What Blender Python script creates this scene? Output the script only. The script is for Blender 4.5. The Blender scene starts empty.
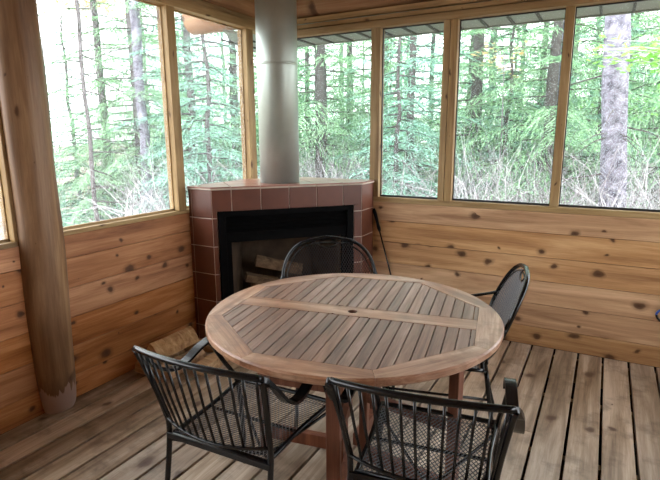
import bpy, bmesh, math, random
from mathutils import Vector, Matrix, noise
rnd = random.Random(7)
PI = math.pi
SC = bpy.context.scene
COL = SC.collection

# ------------------------------------------------------------------ helpers
def link(name, me, mat=None, parent=None):
    o = bpy.data.objects.new(name, me)
    if mat is not None and me is not None:
        me.materials.append(mat)
    COL.objects.link(o)
    if parent is not None:
        o.parent = parent
    return o

def empty(name, loc=(0, 0, 0), rz=0.0):
    o = bpy.data.objects.new(name, None)
    o.empty_display_size = .1
    o.location = loc
    o.rotation_euler = (0, 0, rz)
    COL.objects.link(o)
    return o

def tag(o, label=None, cat=None, group=None, kind=None):
    if label: o['label'] = label
    if cat: o['category'] = cat
    if group: o['group'] = group
    if kind: o['kind'] = kind
    return o

class MB:
    """collects shapes and links them as one mesh object"""
    def __init__(s):
        s.v = []; s.f = []; s.r = []; s.sm = []
    def add(s, vs, fs, r=None, smooth=False):
        n = len(s.v)
        if r is None: r = rnd.random()
        s.v += [tuple(v) for v in vs]
        for f in fs:
            s.f.append([n + i for i in f]); s.r.append(r); s.sm.append(smooth)
    def box(s, a, b, r=None, M=None):
        (x0, y0, z0), (x1, y1, z1) = a, b
        vs = [Vector(p) for p in ((x0,y0,z0),(x1,y0,z0),(x1,y1,z0),(x0,y1,z0),(x0,y0,z1),(x1,y0,z1),(x1,y1,z1),(x0,y1,z1))]
        if M is not None: vs = [M @ v for v in vs]
        s.add(vs, [(0,3,2,1),(4,5,6,7),(0,1,5,4),(1,2,6,5),(2,3,7,6),(3,0,4,7)], r)
    def bar(s, p, q, w, h, up=(0, 0, 1), r=None):
        """rectangular bar from p to q, w across, h along up"""
        p = Vector(p); q = Vector(q); d = (q - p).normalized()
        u = Vector(up); side = d.cross(u)
        if side.length < 1e-4: side = d.cross(Vector((1, 0, 0)))
        side.normalize(); u = side.cross(d).normalized()
        vs = []
        for c in (p, q):
            for a, b in ((-1,-1),(1,-1),(1,1),(-1,1)):
                vs.append(c + side * a * w / 2 + u * b * h / 2)
        s.add(vs, [(0,1,2,3),(7,6,5,4),(0,4,5,1),(1,5,6,2),(2,6,7,3),(3,7,4,0)], r)
    def tube(s, pts, rad, seg=8, r=None, flat=None, cap=True, jit=0):
        pts = [Vector(p) for p in pts]; n = len(pts)
        if not hasattr(rad, '__len__'): rad = [rad] * n
        vs = []; prev = None
        for i, p in enumerate(pts):
            d = (pts[min(i+1, n-1)] - pts[max(i-1, 0)]).normalized()
            if prev is None:
                a = Vector((0, 0, 1)) if abs(d.z) < .9 else Vector((1, 0, 0))
                x = d.cross(a).normalized()
            else:
                x = (prev - d * prev.dot(d)).normalized()
            prev = x; y = d.cross(x)
            for k in range(seg):
                t = 2 * PI * k / seg
                fx, fy = (1, 1) if flat is None else flat
                rr = rad[i]
                if jit: rr *= 1 + jit * noise.noise(Vector((math.cos(t)*1.5 + p.x*2, math.sin(t)*1.5 + p.y*2, p.z * 2)))
                vs.append(p + x * math.cos(t) * rr * fx + y * math.sin(t) * rr * fy)
        fs = []
        for i in range(n - 1):
            for k in range(seg):
                a = i*seg + k; b = i*seg + (k+1) % seg
                fs.append((a, b, b + seg, a + seg))
        s.add(vs, fs, r, True)
        if cap:
            m = len(s.v)
            base = m - len(vs)
            rr = s.r[-1]
            s.f.append([base + k for k in range(seg)][::-1]); s.r.append(rr); s.sm.append(False)
            s.f.append([m - seg + k for k in range(seg)]); s.r.append(rr); s.sm.append(False)
    def prism(s, poly, z0, z1, r=None):
        n = len(poly)
        vs = [(x, y, z0) for x, y in poly] + [(x, y, z1) for x, y in poly]
        fs = [list(range(n))[::-1], list(range(n, 2*n))] + [(i, (i+1) % n, n + (i+1) % n, n + i) for i in range(n)]
        s.add(vs, fs, r)
    def build(s, name, mat, parent=None, bevel=0, M=None):
        me = bpy.data.meshes.new(name)
        me.from_pydata(s.v, [], s.f)
        at = me.attributes.new('rnd', 'FLOAT', 'FACE')
        at.data.foreach_set('value', s.r)
        me.polygons.foreach_set('use_smooth', s.sm)
        bm = bmesh.new(); bm.from_mesh(me)
        if len(s.f) < 30000: bmesh.ops.recalc_face_normals(bm, faces=bm.faces)
        bm.to_mesh(me); bm.free()
        if M is not None: me.transform(M)
        o = link(name, me, mat, parent)
        if bevel:
            b = o.modifiers.new('bevel', 'BEVEL'); b.width = bevel; b.segments = 2; b.limit_method = 'ANGLE'
        return o

def smooth_path(pts, n=6):
    P = [Vector(p) for p in pts]; out = []
    for i in range(len(P) - 1):
        p0 = P[max(i-1, 0)]; p1 = P[i]; p2 = P[i+1]; p3 = P[min(i+2, len(P)-1)]
        for k in range(n):
            t = k / n
            out.append(.5 * ((2*p1) + (p2-p0)*t + (2*p0-5*p1+4*p2-p3)*t*t + (3*p1-p0-3*p2+p3)*t**3))
    out.append(P[-1])
    return out

def copy_tree(o, parent=None):
    kids = list(o.children)
    c = o.copy(); COL.objects.link(c)
    if parent is not None: c.parent = parent
    for ch in kids: copy_tree(ch, c)
    return c

# ------------------------------------------------------------------ materials
def new_mat(name):
    m = bpy.data.materials.new(name); m.use_nodes = True
    nt = m.node_tree; b = nt.nodes['Principled BSDF']
    return m, nt, b

def N(nt, t, **kw):
    n = nt.nodes.new(t)
    for k, v in kw.items():
        if k in n.inputs: n.inputs[k].default_value = v
        else: setattr(n, k, v)
    return n

def ramp(nt, stops, src, interp='LINEAR'):
    r = nt.nodes.new('ShaderNodeValToRGB'); r.color_ramp.interpolation = interp
    e = r.color_ramp.elements
    while len(e) > 1: e.remove(e[0])
    e[0].position = stops[0][0]; e[0].color = (*stops[0][1], 1)
    for p, c in stops[1:]:
        k = e.new(p); k.color = (*c, 1)
    nt.links.new(src, r.inputs[0]); return r

def mix(nt, a, b, fac, mode='MIX'):
    m = nt.nodes.new('ShaderNodeMix'); m.data_type = 'RGBA'; m.blend_type = mode
    for sock, v in ((m.inputs[6], a), (m.inputs[7], b), (m.inputs[0], fac)):
        if hasattr(v, 'is_linked'): nt.links.new(v, sock)
        elif isinstance(v, tuple): sock.default_value = (*v, 1)
        else: sock.default_value = v
    return m.outputs[2]

def math_(nt, op, a, b=0.0, c=None):
    m = nt.nodes.new('ShaderNodeMath'); m.operation = op
    for i, v in enumerate((a, b) if c is None else (a, b, c)):
        if hasattr(v, 'is_linked'): nt.links.new(v, m.inputs[i])
        else: m.inputs[i].default_value = v
    return m.outputs[0]

def wood(name, dark, mid, light, axis='x', rough=.6, knots=0.0, blot=None, blotc=(.1,.07,.05), var=.25, scale=1.0, spec=.3, knotc=(.07, .028, .012), bump=.25, kscale=(3.2, 5.0)):
    m, nt, b = new_mat(name)
    tc = N(nt, 'ShaderNodeTexCoord'); at = N(nt, 'ShaderNodeAttribute', attribute_name='rnd')
    off = N(nt, 'ShaderNodeVectorMath', operation='SCALE'); off.inputs[0].default_value = (3.1, 5.3, 7.7)
    r10 = math_(nt, 'MULTIPLY', at.outputs['Fac'], 7.0); nt.links.new(r10, off.inputs['Scale'])
    add = N(nt, 'ShaderNodeVectorMath', operation='ADD')
    nt.links.new(tc.outputs['Object'], add.inputs[0]); nt.links.new(off.outputs[0], add.inputs[1])
    V = add.outputs[0]
    i = 'xyz'.index(axis)
    def mp(al, ac, src=V):
        n = N(nt, 'ShaderNodeMapping'); sc = [ac * scale] * 3; sc[i] = al * scale
        n.inputs['Scale'].default_value = sc; nt.links.new(src, n.inputs[0]); return n.outputs[0]
    n1 = N(nt, 'ShaderNodeTexNoise', Scale=1.0, Detail=6.0, Roughness=.6, Distortion=.6); nt.links.new(mp(1.2, 14), n1.inputs[0])
    n2 = N(nt, 'ShaderNodeTexNoise', Scale=1.0, Detail=5.0, Roughness=.7); nt.links.new(mp(5, 160), n2.inputs[0])
    f = math_(nt, 'ADD', math_(nt, 'MULTIPLY', n1.outputs[0], .75), math_(nt, 'MULTIPLY', n2.outputs[0], .25))
    c = ramp(nt, [(.35, dark), (.5, mid), (.64, light)], f).outputs[0]
    # per board tone
    hsv = N(nt, 'ShaderNodeHueSaturation'); nt.links.new(c, hsv.inputs['Color'])
    nt.links.new(math_(nt, 'MULTIPLY_ADD', at.outputs['Fac'], 2*var, 1 - var), hsv.inputs['Value'])
    nt.links.new(math_(nt, 'MULTIPLY_ADD', math_(nt, 'FRACT', math_(nt, 'MULTIPLY', at.outputs['Fac'], 17.3)), .16, .9), hsv.inputs['Saturation'])
    c = hsv.outputs[0]
    if knots:
        vo = N(nt, 'ShaderNodeTexVoronoi', Scale=1.0, Randomness=.95, voronoi_dimensions='2D')
        dn = N(nt, 'ShaderNodeTexNoise', Scale=9.0, Detail=2.0); nt.links.new(V, dn.inputs[0])
        dv = N(nt, 'ShaderNodeVectorMath', operation='SCALE'); nt.links.new(dn.outputs['Color'], dv.inputs[0]); dv.inputs['Scale'].default_value = .05
        av = N(nt, 'ShaderNodeVectorMath', operation='ADD'); nt.links.new(V, av.inputs[0]); nt.links.new(dv.outputs[0], av.inputs[1])
        sx = N(nt, 'ShaderNodeSeparateXYZ'); nt.links.new(av.outputs[0], sx.inputs[0])
        oth = [k for k in range(3) if k != i]
        cb = N(nt, 'ShaderNodeCombineXYZ'); nt.links.new(math_(nt, 'MULTIPLY', sx.outputs[i], kscale[0]), cb.inputs[0])
        nt.links.new(math_(nt, 'MULTIPLY', math_(nt, 'ADD', sx.outputs[oth[0]], sx.outputs[oth[1]]), kscale[1]), cb.inputs[1])
        nt.links.new(cb.outputs[0], vo.inputs[0])
        sep = N(nt, 'ShaderNodeSeparateColor'); nt.links.new(vo.outputs['Color'], sep.inputs[0])
        size = math_(nt, 'MULTIPLY', math_(nt, 'MAXIMUM', math_(nt, 'SUBTRACT', sep.outputs[0], 1 - knots), 0.0), .27 / knots)
        kd = math_(nt, 'DIVIDE', vo.outputs['Distance'], math_(nt, 'ADD', size, .0005))
        k = ramp(nt, [(.0, (1,1,1)), (.42, (.85,.85,.85)), (.62, (.35,.35,.35)), (1.0, (0,0,0))], kd).outputs[0]
        c = mix(nt, c, knotc, k)
    if blot:
        nb = N(nt, 'ShaderNodeTexNoise', Scale=blot, Detail=7.0, Roughness=.65); nt.links.new(V, nb.inputs[0])
        fb = ramp(nt, [(.5, (0,0,0)), (.72, (.75,.75,.75))], nb.outputs[0]).outputs[0]
        c = mix(nt, c, blotc, fb)
    nt.links.new(c, b.inputs['Base Color'])
    b.inputs['Roughness'].default_value = rough; b.inputs['Specular IOR Level'].default_value = spec
    bp = N(nt, 'ShaderNodeBump', Strength=bump, Distance=.002); nt.links.new(f, bp.inputs['Height']); nt.links.new(bp.outputs[0], b.inputs['Normal'])
    return m

def plain(name, col, rough=.6, metal=0.0, nscale=8.0, var=.25, spec=.5, bump=0.0, col2=None, rv=0.0):
    m, nt, b = new_mat(name)
    tc = N(nt, 'ShaderNodeTexCoord')
    n1 = N(nt, 'ShaderNodeTexNoise', Scale=nscale, Detail=6.0, Roughness=.6); nt.links.new(tc.outputs['Object'], n1.inputs[0])
    c2 = col2 or tuple(x * (1 - var) for x in col)
    c = ramp(nt, [(.35, c2), (.65, col)], n1.outputs[0]).outputs[0]
    if rv:
        at = N(nt, 'ShaderNodeAttribute', attribute_name='rnd')
        h = N(nt, 'ShaderNodeHueSaturation'); nt.links.new(c, h.inputs['Color'])
        nt.links.new(math_(nt, 'MULTIPLY_ADD', at.outputs['Fac'], 2*rv, 1 - rv), h.inputs['Value']); c = h.outputs[0]
    nt.links.new(c, b.inputs['Base Color'])
    b.inputs['Roughness'].default_value = rough; b.inputs['Metallic'].default_value = metal; b.inputs['Specular IOR Level'].default_value = spec
    if bump:
        bp = N(nt, 'ShaderNodeBump', Strength=bump, Distance=.01); nt.links.new(n1.outputs[0], bp.inputs['Height']); nt.links.new(bp.outputs[0], b.inputs['Normal'])
    return m

M = {}
M['pine_left'] = wood('pine planks orange', (.23,.082,.028), (.43,.18,.068), (.60,.30,.135), 'y', .5, knots=.7, var=.16, kscale=(4.5, 6))
M['pine_back'] = wood('pine planks tan', (.28,.14,.062), (.47,.27,.13), (.62,.40,.215), 'x', .5, knots=.7, var=.16, kscale=(4.5, 6))
M['trim_x'] = wood('pine trim x', (.24,.15,.065), (.36,.24,.11), (.48,.34,.17), 'x', .55, knots=.35, var=.14, kscale=(4, 12))
M['trim_y'] = wood('pine trim y', (.24,.15,.065), (.36,.24,.11), (.48,.34,.17), 'y', .55, knots=.35, var=.14, kscale=(4, 12))
M['trim_z'] = wood('pine studs', (.22,.13,.055), (.35,.23,.10), (.47,.33,.16), 'z', .55, knots=.45, var=.12, kscale=(5, 14))
M['log_z'] = wood('peeled log upright', (.13,.062,.026), (.24,.125,.055), (.36,.21,.10), 'z', .42, knots=.35, var=.05, scale=.9, kscale=(5, 8))
def log_base():
    m = M['log_z']; nt = m.node_tree; b = nt.nodes['Principled BSDF']; src = b.inputs['Base Color'].links[0].from_socket
    tc = N(nt, 'ShaderNodeTexCoord'); sx = N(nt, 'ShaderNodeSeparateXYZ'); nt.links.new(tc.outputs['Object'], sx.inputs[0])
    mp = N(nt, 'ShaderNodeMapping'); mp.inputs['Scale'].default_value = (28, 28, 6); nt.links.new(tc.outputs['Object'], mp.inputs[0])
    nz = N(nt, 'ShaderNodeTexNoise', Scale=1.0, Detail=4.0); nt.links.new(mp.outputs[0], nz.inputs[0])
    e = math_(nt, 'SUBTRACT', math_(nt, 'MULTIPLY_ADD', nz.outputs[0], .22, .03), sx.outputs[2])
    f = ramp(nt, [(.0, (0,0,0)), (.012, (1,1,1))], e).outputs[0]
    f2 = ramp(nt, [(.0, (0,0,0)), (.5, (.6,.6,.6)), (.55, (0,0,0))], math_(nt, 'MULTIPLY_ADD', e, 6, .5)).outputs[0]
    c = mix(nt, src, (.10, .05, .03), f2); c = mix(nt, c, (.36, .25, .21), f); nt.links.new(c, b.inputs['Base Color'])
log_base()
M['log_x'] = wood('peeled log plate x', (.21,.10,.045), (.32,.17,.08), (.44,.27,.14), 'x', .6, knots=.35, var=.05, scale=.7)
M['log_y'] = wood('peeled log plate y', (.21,.10,.045), (.32,.17,.08), (.44,.27,.14), 'y', .6, knots=.35, var=.05, scale=.7)
M['deck'] = wood('weathered deck boards', (.17,.115,.07), (.38,.28,.19), (.58,.47,.36), 'y', .36, knots=.5, blot=5.5, blotc=(.07,.042,.022), var=.18, spec=.5)
M['slat'] = wood('weathered table slats', (.11,.055,.036), (.225,.125,.085), (.35,.215,.16), 'y', .42, var=.2, scale=1.6, spec=.5)
M['rim'] = wood('bleached table rim', (.17,.065,.03), (.36,.18,.10), (.56,.36,.24), 'x', .36, blot=9.0, blotc=(.15,.06,.03), var=.12, scale=1.3, spec=.5)
M['teak'] = wood('oiled teak base', (.10,.035,.02), (.17,.062,.035), (.25,.10,.055), 'z', .45, var=.12, scale=1.5)
M['iron'] = plain('black painted iron', (.005,.006,.008), .25, 0.0, 30, .3, .45)
M['wire'] = plain('black steel mesh wire', (.02,.022,.028), .35, 0.0, 30, .3, .8)
M['grout'] = plain('pale grout', (.62,.52,.44), .9)
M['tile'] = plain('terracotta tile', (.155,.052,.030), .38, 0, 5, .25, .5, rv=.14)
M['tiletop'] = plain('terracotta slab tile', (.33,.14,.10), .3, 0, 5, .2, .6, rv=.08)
M['black'] = plain('matte black firebox metal', (.004,.004,.0045), .7, 0, 20, .3, .06)
M['soot'] = plain('sooty firebrick', (.09,.06,.04), .9, 0, 6, .5, .2, .3)
M['steel'] = plain('galvanised stove pipe', (.50,.57,.52), .42, .6, 3.2, .25, .5, col2=(.42,.48,.44))
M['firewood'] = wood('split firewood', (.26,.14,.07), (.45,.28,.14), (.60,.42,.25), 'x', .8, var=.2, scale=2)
M['firewood_shaded'] = wood('shaded split firewood', (.09,.05,.03), (.18,.11,.06), (.27,.17,.09), 'x', .85, var=.2, scale=2)  # darker copy of the firewood, with the firebox shade put into its colour
M['bark'] = plain('spruce bark', (.15,.135,.135), .9, 0, 14, .5, .2, .6)
M['bark_pale'] = plain('pale flaking bark', (.33,.31,.38), .9, 0, 11, .6, .2, .7, col2=(.09,.085,.11))
M['twig'] = plain('dead twigs', (.58,.55,.58), .9, 0, 2, .4, .2, rv=.6)
M['soil'] = plain('forest floor litter', (.30,.25,.20), .95, 0, 1.5, .6, .1, .5)
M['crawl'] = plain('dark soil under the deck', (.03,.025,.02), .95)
M['soffit'] = plain('grey green metal soffit', (.33,.40,.37), .5, 0, 3, .1)
M['darkrib'] = plain('dark soffit groove strip', (.06,.075,.07), .6)
M['track'] = plain('black screen track', (.015,.015,.017), .5)
M['blue'] = plain('blue anodised metal', (.05,.12,.5), .3, .6, 20, .1)
M['roof'] = wood('roof boards', (.24,.11,.05), (.36,.19,.09), (.48,.29,.15), 'y', .6, var=.15)

def leaf_mat(name, a, b_, tr=.35):
    m, nt, b = new_mat(name)
    at = N(nt, 'ShaderNodeAttribute', attribute_name='rnd')
    c = ramp(nt, [(0, a), (1, b_)], at.outputs['Fac']).outputs[0]
    nt.links.new(c, b.inputs['Base Color']); b.inputs['Roughness'].default_value = .65; b.inputs['Specular IOR Level'].default_value = .2
    t = N(nt, 'ShaderNodeBsdfTranslucent'); nt.links.new(c, t.inputs[0])
    mx = N(nt, 'ShaderNodeMixShader'); mx.inputs[0].default_value = tr
    nt.links.new(b.outputs[0], mx.inputs[1]); nt.links.new(t.outputs[0], mx.inputs[2])
    nt.links.new(mx.outputs[0], nt.nodes['Material Output'].inputs[0])
    return m
M['needles'] = leaf_mat('spruce needles', (.07,.22,.11), (.52,.78,.46))
M['needles_teal'] = leaf_mat('bluish fir needles', (.08,.25,.18), (.50,.80,.64))
M['leaf'] = leaf_mat('bright young leaves', (.20,.50,.08), (.42,.80,.20), .5)
M['autumn'] = leaf_mat('yellow orange leaves', (.75,.50,.25), (.88,.76,.45), .5)

def screen_mat():
    m, nt, b = new_mat('fine insect screen')
    b.inputs['Base Color'].default_value = (.62, .66, .68, 1); b.inputs['Roughness'].default_value = .6
    t = N(nt, 'ShaderNodeBsdfTransparent')
    tl = N(nt, 'ShaderNodeBsdfTranslucent'); tl.inputs[0].default_value = (.62, .66, .68, 1)
    m0 = N(nt, 'ShaderNodeMixShader'); m0.inputs[0].default_value = .5
    nt.links.new(b.outputs[0], m0.inputs[1]); nt.links.new(tl.outputs[0], m0.inputs[2])
    mx = N(nt, 'ShaderNodeMixShader'); mx.inputs[0].default_value = .12
    nt.links.new(t.outputs[0], mx.inputs[1]); nt.links.new(m0.outputs[0], mx.inputs[2])
    nt.links.new(mx.outputs[0], nt.nodes['Material Output'].inputs[0])
    return m
M['screen'] = screen_mat()

# ------------------------------------------------------------------ room
RX, RY = 5.4, -5.8          # room extents
SILL, HEAD = .985, 2.24

def struct(mb, name, mat, **k):
    o = mb.build(name, mat, **k); o['kind'] = 'structure'; return o

# floor: boards along y
pitch = .1475; x = 2.346 - 16 * pitch
mb = MB()
while x < RX:
    x0 = max(x + .0065, .0); x1 = x + pitch - .0065
    if x1 > 0.02:
        cuts = [0.0] + sorted(rnd.uniform(RY + .5, -.9) for _ in range(rnd.choice((1, 1, 2)))) [::-1] + [RY]
        cuts = [c for j, c in enumerate(cuts) if j == 0 or cuts[j-1] - c > .5 or j == len(cuts) - 1]
        for a, c in zip(cuts, cuts[1:]):
            mb.box((x0, c + .0015, -.038), (x1, a - .0015, 0))
    x += pitch
struct(mb, 'floor', M['deck'], bevel=.003)
mb = MB(); mb.box((-.1, RY - .1, -.42), (RX + .1, .1, -.40)); mb.box((-.1, .0, -.5), (RX + .1, .1, -.002)); mb.box((-.1, RY - .1, -.5), (0, .1, -.002)); mb.box((RX, RY - .1, -.5), (RX + .1, .1, -.002)); mb.box((-.1, RY - .1, -.5), (RX + .1, RY, -.002)); struct(mb, 'ground_and_light_skirt', M['crawl'])  # soil sheet, plus unseen skirt sides added to stop light leaking in below
mb = MB()
for k in range(10): mb.box((0, -.05 - k * .6, -.2), (RX, -.01 - k * .6, -.039))
struct(mb, 'trim_joists', M['trim_x'])

# plank walls
def planks(mb, a, b, z0, z1, axis, thick, h=.168):
    z = z0 - .03
    while z < z1 - .01:
        t = min(z + h - .003, z1); lo = max(z, z0)
        if axis == 'x': 
            mb.box((a, 0, lo), (b, thick, t)); mb.box((a, .012, t), (b, thick, min(t + .003, z1)), .1)
        else:
            mb.box((-thick, a, lo), (0, b, t)); mb.box((-thick, a, t), (-.012, b, min(t + .003, z1)), .1)
        z += h
mb = MB(); planks(mb, 0, RX, 0, .95, 'x', .1); struct(mb, 'wall_back', M['pine_back'], bevel=.006)
mb = MB(); planks(mb, -2.035, 0, 0, .935, 'y', .1); planks(mb, RY, -2.175, 0, .925, 'y', .1); struct(mb, 'wall_left', M['pine_left'], bevel=.006)
mb = MB(); mb.box((RX, RY, 0), (RX + .1, 0, .95)); mb.box((RX, RY, .951), (RX + .1, -2.9, 2.72)); struct(mb, 'wall_right_light_block', M['pine_left'])  # unseen; tall solid part added to cut the light from the right
mb = MB(); mb.box((0, RY - .1, 0), (RX, RY, 2.72)); struct(mb, 'wall_front_light_block', M['pine_back'])  # unseen; closed to full height to cut light from behind the camera
# sills
mb = MB(); mb.box((0, .0, .951), (RX, .11, .99)); struct(mb, 'trim_1', M['trim_x'], bevel=.003)
mb = MB(); mb.box((-.11, -2.02, .936), (0.0, 0, .96)); mb.box((-.11, RY, .926), (0, -2.18, .95)); struct(mb, 'trim_2', M['trim_y'], bevel=.003)
# headers
mb = MB()
for a, b, t in ((2.235, 2.283, .0), (2.291, 2.320, .015), (2.328, 2.365, .0)): mb.box((0, t - .02, a), (RX, .09, b))
mb.box((0, .04, 2.27), (RX, .08, 2.37), 0); struct(mb, 'trim_3', M['trim_x'], bevel=.003)
mb = MB()
for a, b, t in ((2.275, 2.335, .0), (2.338, 2.37, .012)): mb.box((-.09, RY, a), (.02 - t, -.02, b))
struct(mb, 'trim_4', M['trim_y'], bevel=.003)
# plate logs
mb = MB(); mb.tube([(-.86 + i * .25, .05, 2.50) for i in range(26)], .135, 20, jit=.1); struct(mb, 'trim_5', M['log_x'])
mb = MB(); mb.tube([(-.04, .62 - i * .25, 2.50) for i in range(28)], .135, 20, jit=.1); struct(mb, 'trim_6', M['log_y'])
# studs of the window walls
def studx(i, x0, x1):
    mb = MB(); mb.box((x0, -.0, .99), (x1, .085, 2.235)); return struct(mb, 'trim_%d' % i, M['trim_z'], bevel=.002)
def study(i, y0, y1, zb=.96):
    mb = MB(); mb.box((-.088, y0, zb), (0, y1, 2.275)); return struct(mb, 'trim_%d' % i, M['trim_z'], bevel=.002)
studx(7, .922, .995); studx(8, 1.468, 1.513); studx(9, 1.517, 1.568); studx(10, 2.232, 2.285); studx(11, 3.02, 3.09); studx(12, 3.9, 3.97); studx(13, .0, .07)
study(14, -1.115, -1.045); study(15, -.30, -.215); study(16, -2.225, -2.185, .95); study(17, -3.3, -3.23, .95); study(18, -4.5, -4.43, .95)
# other two sides: posts and header
mb = MB(); mb.box((RX, RY, 2.24), (RX + .1, 0, 2.72)); struct(mb, 'trim_19', M['trim_x'])
mb = MB()
for k in range(5): mb.box((RX, -.2 - k * 1.35, .95), (RX + .09, -.12 - k * 1.35, 2.24))
struct(mb, 'trim_20', M['trim_z'])
# ceiling
mb = MB(); n = 36
for k in range(n):
    xa = -.1 + (RX + .4) * k / n; mb.box((xa, RY - .5, 2.72), (xa + (RX + .4) / n - .004, .2, 2.75))
struct(mb, 'ceiling', M['roof'])
mb = MB(); mb.box((-.75, RY - .9, 2.76), (RX + .8, .8, 2.86)); struct(mb, 'roof', M['soffit'])
# metal soffit behind the back wall
mb = MB()
xs = -.78
mb.add([(-.30, .0, 2.312), (-.36, -.14, 2.312), (-.79, .62, 2.312), (-.80, .74, 2.312), (RX + .6, .82, 2.312), (RX + .6, .09, 2.312),
        (-.30, .0, 2.33), (-.36, -.14, 2.33), (-.79, .62, 2.33), (-.80, .74, 2.33), (RX + .6, .82, 2.33), (RX + .6, .09, 2.33)],
       [(5,4,3,2,1,0), (6,7,8,9,10,11), (0,1,7,6), (1,2,8,7), (2,3,9,8), (3,4,10,9), (4,5,11,10), (5,0,6,11)], .5)
k = -.6; ribs = MB()
while k < RX + .5:
    ribs.box((k, .1, 2.298), (k + .018, .735, 2.3115), .5); k += .2
mb.box((-.8, .74, 2.30), (RX + .6, .76, 2.80), .5)
sfo = struct(mb, 'soffit_back', M['soffit']); ribs.build('rib', M['darkrib'], sfo)

# windows: black track frame + insect screen
def window(i, axis, a, b, z0, z1):
    fm = M['track'] if axis == 'x' else M['trim_y']
    mb = MB(); w = .014
    def bx(p0, p1, q0, q1):
        if axis == 'x': mb.box((p0, .045, q0), (p1, .06, q1))
        else: mb.box((-.06, p0, q0), (-.045, p1, q1))
    bx(a, b, z0, z0 + w); bx(a, b, z1 - w * .5, z1); bx(a, a + .006, z0, z1); bx(b - .006, b, z0, z1)
    o = struct(mb, 'window_%d' % i, fm)
    s = MB()
    if axis == 'x': s.add([(a + .006, .052, z0 + w), (b - .006, .052, z0 + w), (b - .006, .052, z1 - w*.5), (a + .006, .052, z1 - w*.5)], [(0,1,2,3)])
    else: s.add([(-.052, a + .006, z0 + w), (-.052, b - .006, z0 + w), (-.052, b - .006, z1 - w*.5), (-.052, a + .006, z1 - w*.5)], [(0,1,2,3)])
    s.build('insect_screen', M['screen'], o)
window(1, 'y', -3.23, -2.225, .95, 2.275); window(2, 'y', -2.0, -1.115, .96, 2.275); window(3, 'y', -1.045, -.30, .96, 2.275)
window(4, 'x', .07, .922, .99, 2.235); window(5, 'x', .995, 1.468, .99, 2.235); window(6, 'x', 1.568, 2.232, .99, 2.235)
window(7, 'x', 2.285, 3.02, .99, 2.235); window(8, 'x', 3.09, 3.9, .99, 2.235)

# log post
mb = MB()
pts = [(.005, -2.11, .001), (.004, -2.11, .06), (.0, -2.11, .25), (-.0, -2.105, .7), (-.0, -2.1, 1.3), (-.0, -2.1, 1.9), (-.0, -2.1, 2.4)]
mb.tube(smooth_path(pts, 5), [.078 + .034 * min(1, i / 16) for i in range(31)], 28, jit=.12)
o = mb.build('log_post', M['log_z'])
tag(o, 'thick peeled log post standing on the deck between the left windows', 'post')

# ------------------------------------------------------------------ fireplace
FL = Vector((.214, -1.03, 0)); FR = Vector((.96, -.22, 0)); ft = (FR - FL).normalized(); fn = Vector((ft.y, -ft.x, 0)); FW = (FR - FL).length
def F(s, z, d=0.0): return FL + ft * s + fn * d + Vector((0, 0, z))
ROT = Matrix((( ft.x, fn.x, 0, FL.x), (ft.y, fn.y, 0, FL.y), (0, 0, 1, 0), (0, 0, 0, 1)))   # local (s, d, z)
fp = empty('fireplace', (.5, -.5, 0))
tag(fp, 'terracotta tiled corner fireplace with black metal firebox', 'fireplace')
PINV = Matrix.Translation((-.5, .5, 0))
OS0, OS1, OZ = .035, 1.035, .955
mb = MB(); G = []
# grout core pieces: front strips, returns
def fbox(mb, s0, s1, d0, d1, z0, z1, r=None): mb.box((s0, d0, z0), (s1, d1, z1), r, ROT)
fbox(mb, .0, OS0, -.06, -.004, 0, 1.105); fbox(mb, OS1, FW, -.06, -.004, 0, 1.105); fbox(mb, OS0, OS1, -.06, -.004, OZ, 1.105); fbox(mb, OS0, OS1, -.06, -.004, 0, .08)
mb.box((.004, -1.026, 0), (.214, -.98, 1.105)); mb.box((.91, -.22, 0), (.956, -.004, 1.105))
mb.build('grout_core', M['grout'], fp, M=PINV)
mb = MB(); g = .006
sg = [0] + [.136 + .204 * k for k in range(5)] + [FW]
zg = [1.105 - .0] + [.908 - .198 * k for k in range(5)] + [0]
def tiles(fn_, ss, zz, skip=None):
    for a, b in zip(ss, ss[1:]):
        for t, u in zip(zz, zz[1:]):
            if b - a < .008 or t - u < .008: continue
            fn_(a + g/2, b - g/2, u + g/2, t - g/2)
front = lambda a, b, u, t: fbox(mb, a, b, -.01, 0, u, t)
zs2 = [OZ + g/2] + [z for z in zg if z < OZ]
tiles(front, [0, OS0], zs2); tiles(front, [OS1, FW], zs2)
tiles(lambda a, b, u, t: fbox(mb, a, b, -.01, 0, u - g/2, t), sg, [1.105, OZ])
tiles(front, [OS0] + [s for s in sg if OS0 < s < OS1] + [OS1], [.08, 0])
tiles(lambda a, b, u, t: mb.box((a, -1.03, u), (b, -1.02, t)), [.004, .030, .214], zg)
tiles(lambda a, b, u, t: mb.box((.95, a, u), (.96, b, t)), [-.22, -.018, -.004], zg)
mb.build('wall_tile', M['tile'], fp, bevel=.0015, M=PINV)
mb = MB()
top = [(.004, -1.035), (.217, -1.035), (.966, -.222), (.966, -.004), (.004, -.004)]
mb.prism(top, 1.105, 1.114); mb.build('slab_bed', M['grout'], fp, M=PINV)
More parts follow.
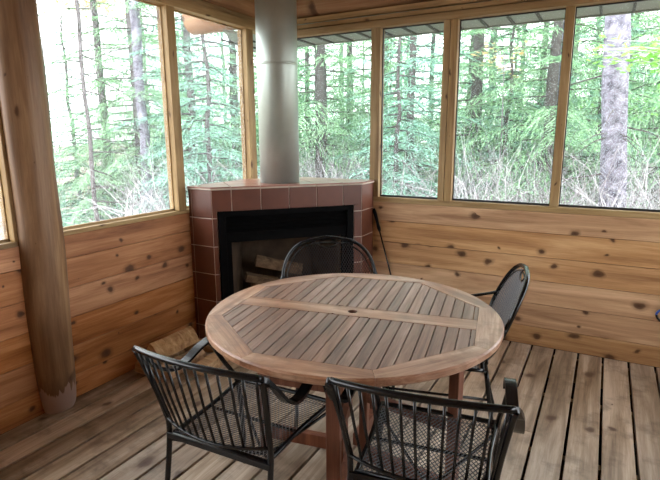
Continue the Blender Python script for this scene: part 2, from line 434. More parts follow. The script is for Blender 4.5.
# slab tiles on top, clipped to the slab outline
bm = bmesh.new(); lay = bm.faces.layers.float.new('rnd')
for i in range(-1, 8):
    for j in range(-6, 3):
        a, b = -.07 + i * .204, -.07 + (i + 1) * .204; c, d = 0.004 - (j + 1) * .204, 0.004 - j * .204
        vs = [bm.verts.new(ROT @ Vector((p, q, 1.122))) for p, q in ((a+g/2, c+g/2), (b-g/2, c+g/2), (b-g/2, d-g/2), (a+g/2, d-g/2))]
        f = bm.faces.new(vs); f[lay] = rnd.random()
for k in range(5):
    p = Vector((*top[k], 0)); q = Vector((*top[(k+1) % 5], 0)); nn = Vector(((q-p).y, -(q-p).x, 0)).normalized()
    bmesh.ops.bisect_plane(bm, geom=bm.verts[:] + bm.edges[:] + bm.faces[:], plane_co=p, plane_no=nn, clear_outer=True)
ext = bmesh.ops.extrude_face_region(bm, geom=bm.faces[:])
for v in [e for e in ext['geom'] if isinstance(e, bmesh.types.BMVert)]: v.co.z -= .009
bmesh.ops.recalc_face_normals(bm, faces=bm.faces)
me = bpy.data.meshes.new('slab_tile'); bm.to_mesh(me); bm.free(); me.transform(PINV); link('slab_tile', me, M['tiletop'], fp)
# firebox insert
mb = MB()
S0, S1 = OS0 + .004, OS1 - .004
fbox(mb, S0, S0 + .05, -.05, .012, .08, OZ); fbox(mb, S1 - .05, S1, -.05, .012, .08, OZ)
fbox(mb, S0, S1, -.05, .012, OZ - .035, OZ); fbox(mb, S0, S1, -.05, .012, .08, .11)
fbox(mb, S0 + .05, S1 - .05, -.045, -.0, .735, .80); fbox(mb, S0 + .05, S0 + .085, -.045, -.0, .2, .735); fbox(mb, S1 - .085, S1 - .05, -.045, -.0, .2, .735)
fbox(mb, S0 + .05, S1 - .05, -.045, 0, .11, .20); fbox(mb, S0 + .045, S1 - .045, -.07, -.045, .79, OZ)
mb.build('metal_surround', M['black'], fp, bevel=.003, M=PINV)
for k in range(4):
    mb = MB(); z = .812 + k * .028
    mb.bar(F(S0 + .05, z, -.008), F(S1 - .05, z, -.008), .03, .006, up=tuple(Vector((0,0,1)) + fn * .9)); mb.build('louvre', M['black'], fp, M=PINV)
mb = MB()
a, b = S0 + .085, S1 - .085
inn = [ROT @ Vector(p) for p in ((a, -.045, .2), (b, -.045, .2), (b - .12, -.40, .2), (a + .12, -.40, .2), (a, -.045, .80), (b, -.045, .80), (b - .12, -.40, .72), (a + .12, -.40, .72))]
mb.add(inn, [(0,1,2,3), (4,5,6,7), (0,3,7,4), (1,2,6,5), (3,2,6,7)]); o = mb.build('fire_chamber', M['soot'], fp, M=PINV)
sd = o.modifiers.new('t', 'SOLIDIFY'); sd.thickness = .01
mb = MB()
for k in range(6): mb.tube([ROT @ Vector((.40 + k * .06, d, z)) for d, z in ((-.1, .27), (-.11, .25), (-.3, .25), (-.31, .27))], .007, 6)
for d in (-.13, -.28):
    mb.tube([ROT @ Vector((.38, d, .242)), ROT @ Vector((.72, d, .242))], .007, 6)
    for s in (.39, .71): mb.tube([ROT @ Vector((s, d, .242)), ROT @ Vector((s, d, .202))], .007, 6)
mb.build('fire_grate', M['black'], fp, M=PINV)

# stove pipe
mb = MB(); cx, cy, R = .40, -.475, .146
zs = [1.1225, 1.95, 1.951, 1.955, 1.965, 1.969, 1.97, 2.9]; rs = [R, R, R, R + .004, R + .004, R, R, R]
mb.tube([(cx, cy, z) for z in zs], rs, 48)
o = mb.build('stove_pipe', M['steel']); tag(o, 'wide galvanised steel stove pipe rising from the tiled fireplace top', 'stove pipe')

# ------------------------------------------------------------------ firewood
def split_log(name, p, q, r, shape, label, group, flip=0.0):
    """a split log: wedge cross-section, slightly irregular; origin-free mesh"""
    p = Vector(p); q = Vector(q); d = (q - p).normalized()
    a = Vector((0, 0, 1)); x = d.cross(a).normalized(); y = x.cross(d)
    if shape == 'wedge': prof = [(-.9,-.55), (.9,-.6), (.75,-.1), (.3,.6), (-.1,.85), (-.6,.3)]
    elif shape == 'half': prof = [(-1,-.5), (1,-.5), (.85,.1), (.45,.45), (0,.55), (-.45,.45), (-.85,.1)]
    else: prof = [(-.75,-.55), (.7,-.6), (.8,.5), (-.6,.6)]
    c, s = math.cos(flip), math.sin(flip)
    mb = MB(); n = 8; vs = []
    for i in range(n + 1):
        t = i / n; ce = p.lerp(q, t)
        for u, v in prof:
            u, v = u*c - v*s, u*s + v*c
            k = r * (1 + .08 * noise.noise(Vector((u * 3 + p.x * 9, v * 3, t * 3))))
            vs.append(ce + x * u * k + y * v * k)
    m = len(prof); fs = [list(range(m))[::-1], list(range(n*m, n*m + m))]
    for i in range(n):
        for k in range(m): fs.append((i*m + k, i*m + (k+1) % m, (i+1)*m + (k+1) % m, (i+1)*m + k))
    mb.add(vs, fs)
    o = mb.build(name, M['firewood'], bevel=.003)
    if group == 'logs inside the firebox': o.data.materials[0] = M['firewood_shaded']
    return tag(o, label, 'firewood', group)
gp = 'firewood pile by the left wall'
W = split_log
W('split_log', (.10,-1.63,.045), (.10,-1.30,.045), .07, 'wedge', 'split log lying against the left wall, nearest the log post', gp)
W('split_log', (.27,-1.61,.045), (.26,-1.28,.045), .07, 'half', 'split log on the deck under the arm of the slat-back chair', gp, 0)
W('split_log', (.44,-1.47,.04), (.42,-1.16,.04), .06, 'square', 'squared split log on the deck, farthest out from the left wall', gp)
W('split_log', (.07,-1.20,.04), (.28,-1.12,.04), .06, 'half', 'short split log on the deck at the foot of the tiles', gp)
W('split_log', (.18,-1.60,.15), (.19,-1.26,.15), .07, 'wedge', 'pale split log lying on top of the floor pile', gp, .1)
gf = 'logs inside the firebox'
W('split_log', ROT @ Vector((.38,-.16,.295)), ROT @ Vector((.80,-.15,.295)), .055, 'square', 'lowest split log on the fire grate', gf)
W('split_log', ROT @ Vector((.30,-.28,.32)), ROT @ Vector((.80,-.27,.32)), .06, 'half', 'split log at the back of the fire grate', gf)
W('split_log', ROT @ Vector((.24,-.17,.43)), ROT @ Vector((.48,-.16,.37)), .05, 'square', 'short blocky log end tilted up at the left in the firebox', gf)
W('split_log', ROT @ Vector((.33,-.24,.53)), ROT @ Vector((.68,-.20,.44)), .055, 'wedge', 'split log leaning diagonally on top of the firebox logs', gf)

# poker leaning against the back wall
pk = empty('fire_poker', (1.24, -.03, 0)); tag(pk, 'thin dark fire poker leaning on the plank wall right of the fireplace', 'poker')
mb = MB(); A = Vector((-.27, .01, .90)); B = Vector((0, 0, .006))
mb.tube([A.lerp(B, t) for t in (.18, .5, 1)], .006, 8); mb.build('shaft', M['iron'], pk)
mb = MB(); mb.tube([A.lerp(B, t) for t in (0, .02, .06, .12, .17, .2)], [.008, .014, .013, .011, .014, .008], 10); mb.build('handle', M['black'], pk)
# blue loop on the wall at the right edge
mb = MB(); c = Vector((2.965, -.014, .352)); ring = [c + Vector((.06 * math.cos(t), 0, .045 * math.sin(t))) for t in [2*PI*k/24 for k in range(25)]]
lp = empty('carabiner', (2.965, -.014, .352)); tag(lp, 'small blue and black metal loop hanging low on the plank wall at right', 'carabiner')
mb = MB(); mb.tube([p - c for p in ring[:13]], .007, 8); mb.build('upper_half', M['blue'], lp)['label'] = 'blue upper half of the loop'
mb = MB(); mb.tube([p - c for p in ring[12:]], .007, 8); mb.build('lower_half', M['iron'], lp)['label'] = 'black lower half of the loop'
mb = MB(); mb.tube([(0, 0, .05), (0, .013, .052)], .003, 6); mb.build('nail', M['iron'], lp)

# ------------------------------------------------------------------ table
TC = (1.652, -1.792); TR = .61; TZ = .73; TH = .03
tb = empty('round_table', (TC[0], TC[1], 0), math.radians(10))
tag(tb, 'round weathered teak slatted garden table with an octagonal inlay', 'table')
Ro = .55; octv = [(Ro * math.cos(PI/8 + k * PI/4), Ro * math.sin(PI/8 + k * PI/4)) for k in range(8)]
ap = Ro * math.cos(PI/8)
def oct_r(t):
    k = (t % (PI/4)) - PI/8 if False else ((t + PI/8) % (PI/4)) - PI/8
    return ap / math.cos(k)
for s in range(8):                     # eight rim segments, joined at the octagon corners
    mb = MB(); n = 10; vs = []; t0 = PI/8 + s * PI/4 + .0012; t1 = PI/8 + (s+1) * PI/4 - .0012
    for i in range(n + 1):
        t = t0 + (t1 - t0) * i / n; ri = ap / math.cos(t - (PI/8 + (s + .5) * PI/4))
        for r, z in ((ri, TZ), (TR - .006, TZ), (TR, TZ - .006), (TR, TZ - TH + .006), (TR - .006, TZ - TH), (ri, TZ - TH)):
            vs.append((r * math.cos(t), r * math.sin(t), z))
    fs = [list(range(6)), list(range(n*6, n*6+6))[::-1]]
    for i in range(n):
        for k in range(6): fs.append((i*6+k, i*6+(k+1) % 6, (i+1)*6+(k+1) % 6, (i+1)*6+k))
    mb.add(vs, fs)
    rot = PI/8 + (s + .5) * PI/4 + PI/2
    o = mb.build('rim_segment', M['rim'], tb, M=Matrix.Rotation(-rot, 4, 'Z')); o.rotation_euler.z = rot
# centre board, with the umbrella hole
BW = .054; HR = .021
mb = MB(); n = 24; vs = []; fs = []
xs_ = [-ap, -.08, .08, ap]
hole = [(HR * math.cos(2*PI*k/n), HR * math.sin(2*PI*k/n)) for k in range(n)]
sq = []
for k in range(n):
    c_, s_ = math.cos(2*PI*k/n), math.sin(2*PI*k/n); q = max(abs(c_) / .08, abs(s_) / BW); sq.append((c_/q, s_/q))
zt, zb = TZ - .001, TZ - TH
for z in (zt, zb):
    vs += [(a, b, z) for a, b in hole] + [(a, b, z) for a, b in sq]
for k in range(n):
    j = (k+1) % n
    fs += [(k, j, n+j, n+k), (2*n+k, 3*n+k, 3*n+j, 2*n+j), (k, 2*n+k, 2*n+j, j), (n+k, n+j, 3*n+j, 3*n+k)]
mb.add(vs, fs, .5); mb.box((-ap + .001, -BW, zb), (-.0795, BW, zt), .5); mb.box((.0795, -BW, zb), (ap - .001, BW, zt), .5)
mb.build('centre_board', M['rim'], tb)
mb = MB(); mb.tube([(0,0,TZ-.04), (0,0,TZ-.002)], .0205, 20, cap=False); 
o = mb.build('umbrella_hole_sleeve', M['teak'], tb); sd = o.modifiers.new('t', 'SOLIDIFY'); sd.thickness = .002
# slats, running across the centre board
mb = MB(); sp = .0445; k = -12
while k <= 11:
    a = k * sp + .002; b = (k + 1) * sp - .002; k += 1
    a = max(a, -ap + .002); b = min(b, ap - .002)
    if b - a < .01: continue
    def lim(u):
        u = abs(u); vtx = Ro * math.sin(PI/8)
        return ap if u < vtx else ap - (u - vtx)
    ya, yb = lim(a) - .003, lim(b) - .003
    m_ = [(a, BW + .003), (b, BW + .003), (b, yb), (a, ya)]
    if a < -Ro*math.sin(PI/8) < b: m_.insert(3, (-Ro*math.sin(PI/8), ap - .003))
    if a < Ro*math.sin(PI/8) < b: m_.insert(3, (Ro*math.sin(PI/8), ap - .003))
    mb.prism(m_, TZ - .022, TZ - .001); mb.prism([(x_, -y_) for x_, y_ in m_][::-1], TZ - .022, TZ - .001)
mb.build('slat_panel', M['slat'], tb, bevel=.0012)
# apron and cleats
mb = MB()
for v in (-.25, .25): mb.box((-.30, v - .015, TZ - .07), (.30, v + .015, TZ - TH - .001))
for u in (-.28, .28): mb.box((u - .015, -.235, TZ - .07), (u + .015, .235, TZ - TH - .001))
mb.build('apron', M['teak'], tb, bevel=.003)
def vbar(name, u, v, z0, z1, w=.05, d=.05, a=0.0):
    mb = MB(); mb.box((-w/2, -d/2, z0), (w/2, d/2, z1)); o = mb.build(name, M['teak'], tb, bevel=.004); o.location = (u, v, 0); o.rotation_euler.z = a; return o
legs = {'front': (.055, -.43), 'right': (.449, -.148), 'left': (-.43, .0), 'far': (.03, .32)}
for k_, (u, v) in legs.items(): vbar('leg', u, v, 0, TZ - TH - .001, .04, .05, math.atan2(v, u))
for (u, v) in ((-.03, -.075), (.06, -.02), (-.06, .06)): vbar('centre_post', u, v, .05, TZ - TH - .001, .035, .05)
def rail(name, a, b, z, w=.025, h=.05):
    mb = MB(); mb.bar((a[0], a[1], z), (b[0], b[1], z), w, h); mb.build(name, M['teak'], tb, bevel=.003)
for k_ in legs:
    u, v = legs[k_]; l_ = math.hypot(u, v)
    rail('stretcher', (u * (1 - .035 / l_), v * (1 - .035 / l_)), (u * .16, v * .16), .09, .035, .06)
    rail('stretcher', (u * (1 - .035 / l_), v * (1 - .035 / l_)), (u * .16, v * .16), .36, .025, .045)

# ------------------------------------------------------------------ chairs
def lattice(mb, Pf, umin, umax, vmin, vmax, inside, pu=.0075, pv=.012, w=.0013):
    """diamond mesh on surface Pf(u,v); inside(u,v) tells where it exists"""
    nu = int((umax - umin) / pu); nv = int((vmax - vmin) / pv)
    for i in range(nu + 1):
        for j in range(nv + 1):
            if (i + j) % 2: continue
            u, v = umin + i * pu, vmin + j * pv
            for du in (1, -1):
                u2, v2 = u + du * pu, v + pv
                if not (inside(u, v) and inside(u2, v2)): continue
                p, q = Pf(u, v), Pf(u2, v2)
                d = (q - p).normalized(); nn = (Pf(u + .002, v) - p).cross(Pf(u, v + .002) - p).normalized(); sd = d.cross(nn) * w
                up = nn * w
                mb.add([p - sd - up, p + sd - up, p + up, q - sd - up, q + sd - up, q + up], [(0,1,4,3), (1,2,5,4), (2,0,3,5)], .5)

SZ = .43
def seat_parts(t, fw=.215, bw=.195, y0=-.20, y1=.24):
    """steel mesh seat with a tubular frame, slightly dished"""
    def P(u, v):
        return Vector((u, v, SZ - .012 * (1 - (u / .22) ** 2) * (1 - ((v - .02) / .24) ** 2) + (-.01 if v > .2 else 0)))
    wid = lambda v: bw + (fw - bw) * (v - y0) / (y1 - y0)
    mb = MB(); lattice(mb, P, -.21, .21, y0, y1, lambda u, v: abs(u) < wid(v) + .002 and y0 - .001 <= v <= y1 + .001)
    mb.build('seat_mesh', M['wire'], t)
    mb = MB()
    c = [(-bw, y0, SZ), (-bw - .004, (y0+y1)/2, SZ), (-fw, y1 - .03, SZ), (-fw + .03, y1, SZ - .008), (0, y1 + .004, SZ - .008), (fw - .03, y1, SZ - .008), (fw, y1 - .03, SZ), (bw + .004, (y0+y1)/2, SZ), (bw, y0, SZ)]
    mb.tube(smooth_path(c, 4), .009, 8)
    mb.tube([(-bw, y0, SZ), (bw, y0, SZ)], .009, 8)
    mb.tube([(-bw, .02, SZ - .02), (bw, .02, SZ - .02)], .006, 6)
    mb.build('seat_frame', M['iron'], t)

def arm_part(t, s, top, lead=None):
    path = smooth_path(([(s*lead[0], lead[1], lead[2])] if lead else []) + [(s*top[0], top[1], top[2]), (s*(top[0]+.014), top[1] + .035, top[2] - .04), (s*(top[0]+.016), top[1] + .10, top[2] - .115), (s*(top[0]+.01), top[1] + .17, top[2] - .15),
                        (s*(top[0]+.006), top[1] + .235, top[2] - .145), (s*(top[0]), top[1] + .31, top[2] - .115), (s*(top[0]-.004), top[1] + .375, top[2] - .105), (s*(top[0]-.006), top[1] + .405, top[2] - .12), (s*(top[0]-.006), top[1] + .408, top[2] - .15)], 5)
    mb = MB(); n = len(path); vs = []
    W_ = [.010 + .008 * min(1, max(0, (i - 8) / 10)) for i in range(n)]
    for i, p in enumerate(path):
        d = (path[min(i+1, n-1)] - path[max(i-1, 0)]).normalized(); x = Vector((1, 0, 0)); y = d.cross(x).normalized()
        h = .0075 if i < 10 else .0055
        for a, b in ((-1,-1),(1,-1),(1,1),(-1,1)): vs.append(p + x * a * W_[i] + y * b * h)
    fs = [(0,1,2,3), tuple(4*(n-1) + k for k in (3,2,1,0))]
    for i in range(n-1):
        for k in range(4): fs.append((4*i+k, 4*i+(k+1) % 4, 4*i+4+(k+1) % 4, 4*i+4+k))
    mb.add(vs, fs); mb.build('armrest', M['iron'], t, bevel=.002)
    # front leg climbs to the arm
    mb = MB()
    mb.tube(smooth_path([(s*.235, .255, .004), (s*.222, .235, .2), (s*.220, .205, SZ), (s*(top[0]-.015), .14, SZ + .12), (s*(top[0]-.002), .07, top[2] - .112)], 5), .0095, 8)
    mb.build('leg', M['iron'], t)

def slat_chair(label):
    t = empty('slat_back_chair'); tag(t, label, 'chair', 'slat-back iron chairs')
    seat_parts(t)
    T = (.25, -.29, .775); L = (.213, -.205, SZ)
    for s in (-1, 1):
        mb = MB(); mb.tube(smooth_path([(s*.225, -.285, .004), (s*.215, -.245, .18), (s*L[0], L[1], L[2]), (s*.218, -.218, .53), (s*.234, -.253, .66), (s*T[0], T[1], T[2] - .006)], 5), .010, 8); mb.build('leg', M['iron'], t)
        arm_part(t, s, T, (T[0] * .9, T[1] - .0095, T[2] + .003))
    def topc(u): return Vector((T[0] * u, T[1] - .05 * (1 - u*u), T[2] + .016 * (1 - u*u)))
    def lowc(u): return Vector((.217 * u, -.212 - .045 * (1 - u*u), .495 - .012 * (1 - u*u)))
    mb = MB(); mb.tube([topc((-1 + k / 16) * .99) for k in range(33)], .0105, 10); mb.build('top_rail', M['iron'], t)
    mb = MB(); mb.tube([lowc(-1 + k / 10) for k in range(21)], .006, 8); mb.build('lower_rail', M['iron'], t)
    mb = MB(); mb.bar((-.215, -.212, SZ - .005), (.215, -.212, SZ - .005), .012, .022); mb.build('cross_bar', M['iron'], t, bevel=.002)
    for k in range(13):
        u = -.93 + 1.86 * k / 12
        mb = MB(); mb.tube([topc(u), (topc(u) * .5 + lowc(u) * .5) + Vector((0, -.004, 0)), lowc(u)], .0045, 6); mb.build('back_bar', M['iron'], t)
    mb = MB()
    for a in (-1, 1): mb.tube([(a * .212, -.20, SZ - .03), (a * .05, .02, .26), (a * -.0, .06, .24)], .006, 6)
    for a in (-1, 1): mb.tube([(a * .218, .21, SZ - .03), (a * .05, .1, .26), (a * 0, .06, .24)], .006, 6)
    mb.build('brace', M['iron'], t)
    return t

def mesh_chair(label):
    t = empty('mesh_back_chair'); tag(t, label, 'chair', 'mesh-back iron chairs')
    seat_parts(t)
    def lean(z): return -.20 - .36 * max(0, z - SZ) - .06 * max(0, z - SZ) ** 2
    TOP = .855; ZC = .63
    def hw(z):
        if z < .63: return .09 + .185 * math.sin((z - SZ) / (.63 - SZ) * PI / 2)
        return .275 * (max(0, 1 - ((z - .63) / (TOP - .63)) ** 2) ** .32)
    def P(u, z): return Vector((u, lean(z) + .25 * u * u - .01, z))
    zs = [SZ + (TOP - SZ) * (1 - (1 - k / 22) ** 2) for k in range(23)]
    for s in (-1, 1):
        mb = MB(); mb.tube(smooth_path([(s*.225, -.30, .004), (s*.215, -.25, .2), (s*.205, -.215, SZ)], 4), .010, 8); mb.build('leg', M['iron'], t)
        a0 = P(s * .272, .66)
        mb = MB(); mb.tube(smooth_path([tuple(a0), (s*.285, a0.y + .08, .635), (s*.285, -.06, .61), (s*.28, .08, .605), (s*.272, .17, .61), (s*.27, .215, .595), (s*.268, .22, .57)], 5), .011, 8, flat=(1.25, .7)); mb.build('armrest', M['iron'], t)
        mb = MB(); mb.tube(smooth_path([(s*.235, .255, .004), (s*.222, .235, .2), (s*.220, .205, SZ), (s*.25, .17, .54), (s*.275, .12, .602)], 5), .0095, 8); mb.build('leg', M['iron'], t)
    full = [P(-hw(z), z) for z in zs] + [P(hw(z), z) for z in zs[::-1][1:]]
    full = [p + Vector((0, 0, .010 * math.exp(-(p.x / .05) ** 2))) if p.z > .8 else p for p in full]
    mb = MB(); mb.tube(full, .0105, 10); mb.build('back_frame', M['iron'], t)
    inner = [P(-max(hw(z) - .022, 0), z - .02 * (z > .6)) for z in zs[2:]] + [P(max(hw(z) - .022, 0), z - .02 * (z > .6)) for z in zs[2:-1][::-1]]
    mb = MB(); mb.tube(inner, .004, 6); mb.build('inner_frame', M['iron'], t)
    oc = TOP - .026; oa, ob = .056, .022
    mb = MB(); lattice(mb, P, -.27, .27, SZ + .05, TOP, lambda u, v: v < TOP - .012 and abs(u) < hw(v + .01) - .008 and (u/oa) ** 2 + ((v-oc)/ob) ** 2 > 1)
    mb.build('back_mesh', M['wire'], t)
    mb = MB(); mb.tube([P(oa * math.cos(2*PI*k/20), oc + ob * math.sin(2*PI*k/20)) for k in range(21)], .005, 6); mb.build('handle_ring', M['iron'], t)
    mb = MB(); mb.tube([P(-.215, SZ + .045), P(0, SZ + .05), P(.215, SZ + .045)], .006, 6); mb.build('lower_rail', M['iron'], t)
    mb = MB()
    for a in (-1, 1): mb.tube([(a * .21, -.225, .30), (a * .21, .225, .30)], .006, 6)
    mb.build('brace', M['iron'], t)
    return t

def put(o, x, y, deg): o.location = (x, y, 0); o.rotation_euler = (0, 0, math.radians(deg))
A = slat_chair('black iron slat-back armchair tucked in at the left side of the table'); put(A, 1.466, -2.262, 2.5)
B = copy_tree(A); B['label'] = 'black iron slat-back armchair right in front, its back over the table leg'; put(B, 2.101, -2.128, 9.6)
Cc = mesh_chair('black iron chair with arched mesh back in front of the fireplace'); put(Cc, 1.325, -1.335, -145)
D = copy_tree(Cc); D['label'] = 'black iron mesh-back chair at the right of the table by the plank wall'; put(D, 1.90, -1.33, 104)

# ------------------------------------------------------------------ outside
GZ = -.5
mb = MB(); nx, ny = 60, 60; vs = []; fs = []
for j in range(ny + 1):
    for i in range(nx + 1):
        X = -40 + 85 * i / nx; Y = -25 + 75 * j / ny
        dd = max(0, Y - 2) + max(0, -X - 2)
        vs.append((X, Y, GZ + min(1, dd / 4) * (.25 * noise.noise(Vector((X * .3, Y * .3, 0)))) + .02 * dd))
for j in range(ny):
    for i in range(nx): a = j*(nx+1)+i; fs.append((a, a+1, a+nx+2, a+nx+1))
mb.add(vs, fs, .5, True); struct(mb, 'ground', M['soil'])
def gz(X, Y):
    dd = max(0, Y - 2) + max(0, -X - 2); return GZ + min(1, dd / 4) * (.25 * noise.noise(Vector((X * .3, Y * .3, 0)))) + .02 * dd

def needle_branch(mb, p, ang, L, droop, R, dens=1.0):
    """flat spray: side twigs carry narrow needle ribbons"""
    d = Vector((math.cos(ang), math.sin(ang), 0)); s = Vector((-d.y, d.x, 0))
    nT = max(6, int(L * 26 * dens))
    for i in range(nT):
        t = .12 + .88 * i / nT; base = p + d * L * t + Vector((0, 0, -droop * L * t * t + .04 * L * t))
        for sg_ in (-1, 1):
            if R.random() < .1: continue
            l = L * .42 * (1 - t * .75) * R.uniform(.6, 1.15) + .06
            dr = (d * .75 + s * sg_ * R.uniform(.6, 1.0) + Vector((0, 0, R.uniform(-.2, .1)))).normalized()
            n = max(1, int(l / .042))
            q = base
            for k in range(n):
                st = dr * (l / n) + Vector((0, 0, -.0035 * k)) + Vector([R.uniform(-.014, .014) for _ in range(3)])
                w = R.uniform(.006, .014) * (1.15 - .5 * k / n)
                st = (Matrix.Rotation(R.uniform(-.45, .45), 3, 'Z') @ st) * R.uniform(.9, 1.3)
                sd = dr.cross(Vector((R.uniform(-.5, .5), R.uniform(-.5, .5), 1))).normalized() * w
                r = R.random()
                mb.add([q - sd * .6, q + st * .5 - sd, q + st, q + st * .5 + sd, q + sd * .6], [(0,1,2,3,4)], r)
                q = q + st

def make_conifer(name, H, rad, z_low, nb, seed, dens=1.0, trunk=.09, nm='needles', dead=30):
    R = random.Random(seed); t = empty(name)
    mb = MB(); pts = [(.05 * R.uniform(-1, 1) * (z / H), .05 * R.uniform(-1, 1), z) for z in [H * k / 10 for k in range(11)]]
    pts[0] = (0, 0, -.3)
    mb.tube(pts, [trunk * (1.15 - k / 10) + .01 for k in range(11)], 10, jit=.2); mb.build('trunk', M['bark'], t)
    mb = MB(); bb = MB()
    for i in range(nb):
        f = i / nb; z = z_low + (H - z_low) * f ** 1.25; L = rad * (1 - f) ** .8 * R.uniform(.7, 1.15) + .15
        a = i * 2.4 + R.uniform(-.4, .4); p = Vector((0, 0, z)); dr = R.uniform(.12, .42)
        needle_branch(mb, p, a, L, dr, R, dens)
        d = Vector((math.cos(a), math.sin(a), 0))
        bb.tube([p + d * L * q + Vector((0, 0, -dr * L * q * q + .04 * L * q)) for q in (0, .35, .7, 1)], [.016, .011, .007, .003], 4, cap=False)
    for i in range(dead):
        z = R.uniform(.2, max(z_low, .9) + .6); a = R.uniform(0, 6.28); L = R.uniform(.4, 1.4); d = Vector((math.cos(a), math.sin(a), R.uniform(-.4, .25)))
        bb.tube([Vector((0, 0, z)), Vector((0, 0, z)) + d * L * .5 + Vector((0, 0, -.03)), Vector((0, 0, z)) + d * L], [.011, .006, .002], 4, cap=False)
    mb.build('foliage', M[nm], t); bb.build('branches', M['bark'], t)
    return t

protos = [make_conifer('spruce_tree', 9.0, 2.0, .7, 85, 11, 1.0), make_conifer('spruce_tree', 8.0, 1.6, .3, 90, 12, 1.05, .07, 'needles_teal'),
          make_conifer('spruce_tree', 10.0, 1.9, 1.7, 70, 13, 1.0, .11, 'needles'), make_conifer('spruce_tree', 4.2, 1.2, .15, 70, 14, 1.2, .04, 'needles_teal', 8)]
used = [False] * 4
def tree(kind, x, y, rz, s, label, group):
    o = copy_tree(protos[kind]) if used[kind] else protos[kind]; used[kind] = True
    o.location = (x, y, gz(x, y)); o.rotation_euler = (0, 0, rz); o.scale = (s, s, s); tag(o, label, 'tree', group); return o
import math as _m
CAMP = Vector((2.54, -3.62)); YAW = math.radians(28.6)
def at(px, dist):
    a = YAW - math.atan((px - 330) / 502 * 1.02); return CAMP.x - math.sin(a) * dist, CAMP.y + math.cos(a) * dist
near = [
 (3, 84, 12.0, 1.0, 'bushy small spruce just right of the log post, outside the left window'),
 (0, 116, 11.5, .9, 'spruce with thin dark stem in the middle of the left window'),
 (2, 148, 10.5, 1.0, 'taller spruce with grey trunk at the right side of the left window'),
 (1, 198, 9.5, 1.0, 'teal green spruce behind the narrow window left of the stove pipe'),
 (0, 240, 11, 1.0, 'spruce directly behind the stove pipe'),
 (3, 215, 8.0, 1.0, 'small low spruce behind the narrow window left of the stove pipe'),
 (2, 322, 10.0, 1.0, 'tall spruce behind the window right of the stove pipe'),
 (0, 372, 11.5, 1.0, 'spruce behind the stud right of the stove pipe'),
 (1, 408, 9.0, .95, 'dense bluish spruce behind the second back window'),
 (3, 395, 7.6, .9, 'small low spruce behind the second back window'),
 (2, 470, 10.5, 1.05, 'spruce at the left of the wide back window'),
 (0, 540, 9.4, 1.0, 'spruce with bare lower stem at the right of the wide back window'),
 (3, 500, 9.8, 1.0, 'small spruce with spreading low boughs in the wide back window'),
 (1, 588, 11.0, .9, 'spruce just left of the thick pale trunk'),
 (0, 662, 9.6, 1.0, 'spruce at the right edge behind the thick pale trunk'),
]
for k, (kd, px, ds, s, lb) in enumerate(near):
    X, Y = at(px, ds); tree(kd, X, Y, k * 1.7, s, lb, 'spruces outside the windows')
R2 = random.Random(5)
far_lab = 'one of many distant spruces filling the woods far behind the windows'
px = -60; k = 0
while px < 760:
    for row, (d0, d1) in enumerate(((13, 17), (19, 25), (27, 36))):
        if px < 112 or (px < 150 and row > 0): continue
        X, Y = at(px + R2.uniform(-22, 22), R2.uniform(d0, d1))
        if k % 17 == 0 and row == 0 and px < 120: continue
        tree(R2.choice((0, 1, 2)), X, Y, R2.uniform(0, 6.28), R2.uniform(.9, 1.2), far_lab, 'distant spruces')
    px += 34; k += 1

# big pale trunk at right
def trunk_tree(name, px, ds, r, lean, label, mat, H=9):
    X, Y = at(px, ds); t = empty(name, (X, Y, gz(X, Y))); tag(t, label, 'tree', None)
    mb = MB(); mb.tube([(lean * k, .02 * math.sin(k * 2), -.3 + H * k / 16) for k in range(17)], [r * (1.12 - .03 * k) + (.05 if k == 0 else 0) for k in range(17)], 22, jit=.18); mb.build('trunk', M[mat], t)
    bb = MB(); R = random.Random(int(px))
    for i in range(26):
        z = R.uniform(.8, 6.5); a = R.uniform(0, 6.28); L = R.uniform(.3, 1.3); d = Vector((math.cos(a), math.sin(a), R.uniform(-.5, .1))); p = Vector((lean * (z + .3) * 16 / H, 0, z))
        bb.tube([p, p + d * L * .5, p + d * L + Vector((0, 0, -.1))], [.014, .008, .002], 4, cap=False)
    bb.build('dead_branches', M['bark'], t); return t
trunk_tree('pine_tree', 616, 7.6, .15, -.04, 'thick pale bluish tree trunk behind the rightmost window', 'bark_pale')
trunk_tree('bare_stem_tree', 546, 10.2, .09, .0, 'slim grey trunk behind the stud of the wide back window', 'bark_pale')
trunk_tree('bare_stem_tree', 320, 12, .09, .0, 'slim dark trunk right of the stove pipe', 'bark')
trunk_tree('bare_stem_tree', 152, 9.6, .085, .0, 'grey trunk at the right side of the left window', 'bark_pale')
trunk_tree('bare_stem_tree', 99, 9.0, .032, .003, 'thin dark dead stem in the middle of the left window', 'bark')

# undergrowth: grey dead twigs
mb = MB(); R = random.Random(3)
for i in range(8500):
    px = R.uniform(120, 700); ds = R.uniform(6.2, 15); X, Y = at(px, ds)
    if px < 290 and R.random() < .35: continue
    if Y < 1.2 and X > -1.2: continue
    p = Vector((X, Y, gz(X, Y) + R.uniform(0, .8))); d = Vector((R.uniform(-1, 1), R.uniform(-1, 1), R.uniform(.1, 1.6))).normalized(); L = R.uniform(.5, 1.7)
    c_ = Vector((R.uniform(-.4, .4), R.uniform(-.4, .4), R.uniform(-.5, .1)))
    mb.tube([p, p + d * L * .5, p + d * L + c_ * L * .5], [.006, .004, .0015], 3, cap=False)
o = mb.build('undergrowth', M['twig']); tag(o, 'tangle of grey dead twigs low between the trees', 'undergrowth', None, 'stuff')

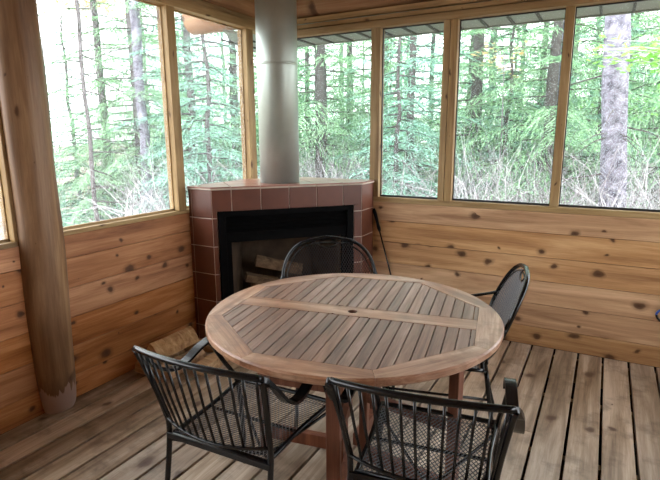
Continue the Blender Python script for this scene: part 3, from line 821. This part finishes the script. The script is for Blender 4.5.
# broadleaf saplings
def sapling(name, px, ds, z0, span, n, mat, label, tall=3.0):
    X, Y = at(px, ds); t = empty(name, (X, Y, gz(X, Y))); tag(t, label, 'sapling'); R = random.Random(int(px) + 1)
    bb = MB(); lv = MB(); bb.tube([(0, 0, -.2), (.05, .02, tall * .5), (0, .08, tall)], [.02, .014, .006], 6)
    for i in range(n):
        z = z0 + R.uniform(-.3, .3) * span * .5; a = R.uniform(0, 6.28); L = R.uniform(.4, 1) * span; d = Vector((math.cos(a), math.sin(a), R.uniform(.0, .35)))
        p = Vector((0, 0, z)); q = p + d * L
        bb.tube([p, p.lerp(q, .5) + Vector((0, 0, .05)), q], [.008, .005, .002], 4, cap=False)
        for k in range(int(26 * L)):
            c = p.lerp(q, R.uniform(.2, 1.05)) + Vector([R.uniform(-.09, .09) for _ in range(3)]); s_ = R.uniform(.03, .055)
            u = Vector([R.uniform(-1, 1), R.uniform(-1, 1), R.uniform(-.3, .3)]).normalized() * s_; v = u.cross(Vector((R.uniform(-.3, .3), R.uniform(-.3, .3), 1))).normalized() * s_ * .7
            lv.add([c - u, c - v * .9 - u * .2, c + u * .5 - v * .8, c + u * 1.1, c + u * .5 + v * .8, c + v * .9 - u * .2], [(0,1,2,3,4,5)], R.random())
    bb.build('stem', M['twig'], t); lv.build('foliage', M[mat], t); return t
sapling('maple_sapling', 668, 6.6, 2.75, 1.1, 34, 'leaf', 'bright green leafy sapling reaching across the rightmost window')
sapling('maple_sapling', 625, 11.8, 2.2, 1.2, 26, 'leaf', 'light green sapling low beside the thick pale trunk')
sapling('maple_sapling', 108, 12.5, 4.6, 1.6, 40, 'autumn', 'orange and yellow leafed sapling high in the left window', 4.8)
sapling('maple_sapling', 62, 12.5, 5.0, 1.4, 36, 'autumn', 'golden leafed sapling beside the log post, at its top', 5.0)
sapling('maple_sapling', 492, 9.0, 2.9, .7, 6, 'autumn', 'small yellow leafed sapling in the wide back window', 3.2)

# ------------------------------------------------------------------ light, world, camera
w = bpy.data.worlds.new('sky'); SC.world = w; w.use_nodes = True
bg = w.node_tree.nodes['Background']; bg.inputs[0].default_value = (.93, .97, 1.0, 1); bg.inputs[1].default_value = 5.5

cam = bpy.data.cameras.new('camera'); co = bpy.data.objects.new('camera', cam); COL.objects.link(co)
cam.sensor_width = 36; cam.lens = 502.4 / 660 * 36; cam.clip_start = .05; cam.clip_end = 200
pitch_, roll_, yaw_ = math.radians(11.72), math.radians(-.26), YAW
fw = Vector((-math.sin(yaw_) * math.cos(pitch_), math.cos(yaw_) * math.cos(pitch_), -math.sin(pitch_)))
rt = Vector((math.cos(yaw_), math.sin(yaw_), 0)); up = rt.cross(fw)
r2 = rt * math.cos(roll_) + up * math.sin(roll_); u2 = -rt * math.sin(roll_) + up * math.cos(roll_)
Mx = Matrix((r2, u2, -fw)).transposed().to_4x4(); Mx.translation = (2.5394, -3.6185, 1.46)
co.matrix_world = Mx
SC.camera = co
SC.view_settings.view_transform = 'Standard'; SC.view_settings.look = 'None'; SC.view_settings.gamma = 1; SC.view_settings.use_curve_mapping = False
SC.view_settings.exposure = .6
SC.cycles.transparent_max_bounces = 16
